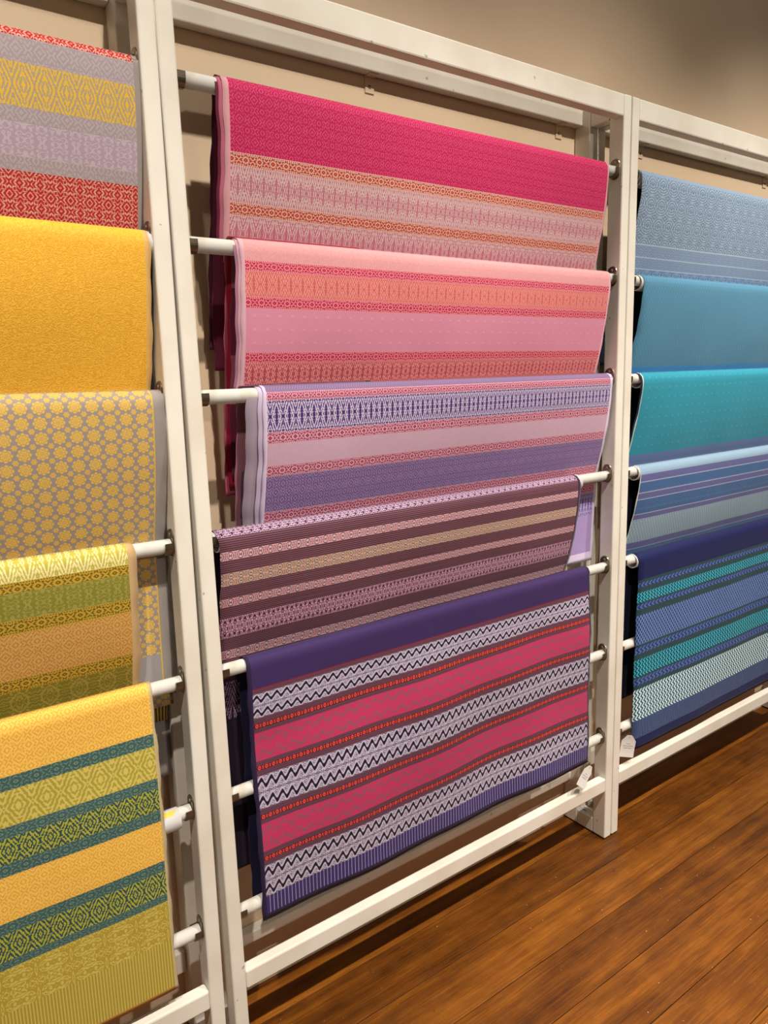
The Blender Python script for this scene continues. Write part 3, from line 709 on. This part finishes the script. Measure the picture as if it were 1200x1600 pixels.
# ------------------------------------------------------------------ price tags
def tag_mat():
    n = NT('white_tag_card'); u, v = n.uv(); M = n.M
    inx = M('MULTIPLY', n.step(M('ABSOLUTE', M('SUBTRACT', u, .5)), .34, .32), 1.0)
    rows = None
    for c, h, wd in ((.40, .012, .14), (.50, .014, .36), (.60, .014, .28)):
        r = M('MULTIPLY', n.step(M('ABSOLUTE', M('SUBTRACT', v, c)), h+.006, h), n.step(M('ABSOLUTE', M('SUBTRACT', u, .5)), wd, wd-.01))
        rows = r if rows is None else M('MAXIMUM', rows, r)
    gl = n.step(n.noise(n.xyz(M('MULTIPLY', u, 60.0), M('MULTIPLY', v, 20.0), 0), 1.0, 1.0), .42, .5)
    n.put(n.b.inputs['Base Color'], n.mix(M('MULTIPLY', M('MULTIPLY', rows, gl), .8), alb((238, 230, 218)), alb((90, 84, 78))))
    n.b.inputs['Roughness'].default_value = .6
    return n.m
TAGM = tag_mat(); STRING = flat_mat('dark_thread', (40, 34, 40), .9)
def price_tag(label, loc, ax, down, wid, hei, string_to, fold=0.0):
    """card with clipped top corners hanging by a thread; ax/down are the card's unit axes"""
    root = empty('price_tag', loc); tag(root, label, 'tag')
    ax = Vector(ax).normalized(); dn = Vector(down); dn = (dn-dn.dot(ax)*ax).normalized(); nn = ax.cross(dn)
    bm = bmesh.new(); ul = bm.loops.layers.uv.new('UVMap')
    rows = [(0, .16), (.10, .30), (.26, .5), (.6, .5), (.8, .5), (1.0, .5)]
    g = []
    for t, hw in rows:
        bend = .0025*math.sin(t*2.6)+fold*max(0, t-.6)
        g.append([(bm.verts.new(ax*(s*hw*wid)+dn*(t*hei)+nn*bend), (.5+s*hw, t)) for s in (-1, -.33, .33, 1)])
    for a, b in zip(g, g[1:]):
        for i in range(3):
            q = (a[i], a[i+1], b[i+1], b[i]); f = bm.faces.new([x[0] for x in q])
            for l, x in zip(f.loops, q): l[ul].uv = x[1]
    me = bpy.data.meshes.new('card'); bm.to_mesh(me); bm.free()
    o = link('card', me, root, [TAGM]); s = o.modifiers.new('thickness', 'SOLIDIFY'); s.thickness = .0006
    hole = ax*0+dn*(.08*hei)
    ring = rings_mesh('eyelet', strip([hole+nn*.0006+.0026*(math.cos(a)*ax+math.sin(a)*dn) for a in [i*math.pi/6 for i in range(13)]], .0007), caps=False)
    link('eyelet', ring, root, [STRING])
    st = Vector(string_to)-Vector(loc)
    mid = (hole+st)/2+nn*.002
    th = rings_mesh('thread', strip([hole-nn*.001, mid, st], .0005))
    link('thread', th, root, [STRING])
    return root
price_tag('white price tag below the right corner of the long purple fabric', (1.174, -.014, .300), (.74, -.10, -.66), (-.50, .0, -.86), .038, .070, (1.170, -.001, .335), .0)
price_tag('white price tag beside the lower left corner of the long navy fabric', (1.390, .004, .322), (.80, -.58, -.12), (.12, -.06, -1), .046, .078, (1.412, .004, .375))

# ------------------------------------------------------------------ oddments on the floor
def crumple(name, label, cat, loc, size, mat, seed):
    bm = bmesh.new(); bmesh.ops.create_icosphere(bm, subdivisions=3, radius=1.0); rg = random.Random(seed)
    dirs = [(Vector((rg.uniform(-1, 1), rg.uniform(-1, 1), rg.uniform(-1, 1))).normalized(), rg.uniform(.55, .95)) for _ in range(22)]
    for v in bm.verts:
        k = 1.0
        for d, lim in dirs:
            t = v.co.dot(d)
            if t*k > lim: k = lim/t
        v.co = Vector((v.co.x*k*size[0], v.co.y*k*size[1], v.co.z*k*size[2]))
    zmin = min(v.co.z for v in bm.verts)
    for v in bm.verts: v.co.z -= zmin
    return tag(link(name, finish(bm, name), None, [mat], loc), label, cat)
PLASTIC = flat_mat('crumpled_white_plastic', (222, 220, 206), .3, 60)
crumple('plastic_wrapper', 'crumpled white plastic wrapper on the foot rail of the right rack, nearest the front', 'wrapper', (1.320, .068, .0537), (.013, .016, .015), PLASTIC, 4)
crumple('plastic_wrapper', 'smaller crumpled white wrapper on the foot rail of the right rack, nearest the wall', 'wrapper', (1.320, .098, .0537), (.012, .011, .017), PLASTIC, 9)
lb = empty('stick_on_label', (1.284, .094, .0537)); tag(lb, 'small white label with a black mark lying on the foot rail of the middle rack', 'label')
link('card', finish(box_bm(bmesh.new(), -.011, .011, -.014, .014, 0, .0008, .0002), 'card'), lb, [TAGM if False else PLASTIC])
mk = bmesh.new(); box_bm(mk, -.0015, .0015, -.008, .004, .00085, .0012, 0); box_bm(mk, -.005, .0015, .002, .004, .00085, .0012, 0)
link('printed_mark', finish(mk, 'printed_mark'), lb, [STRING])
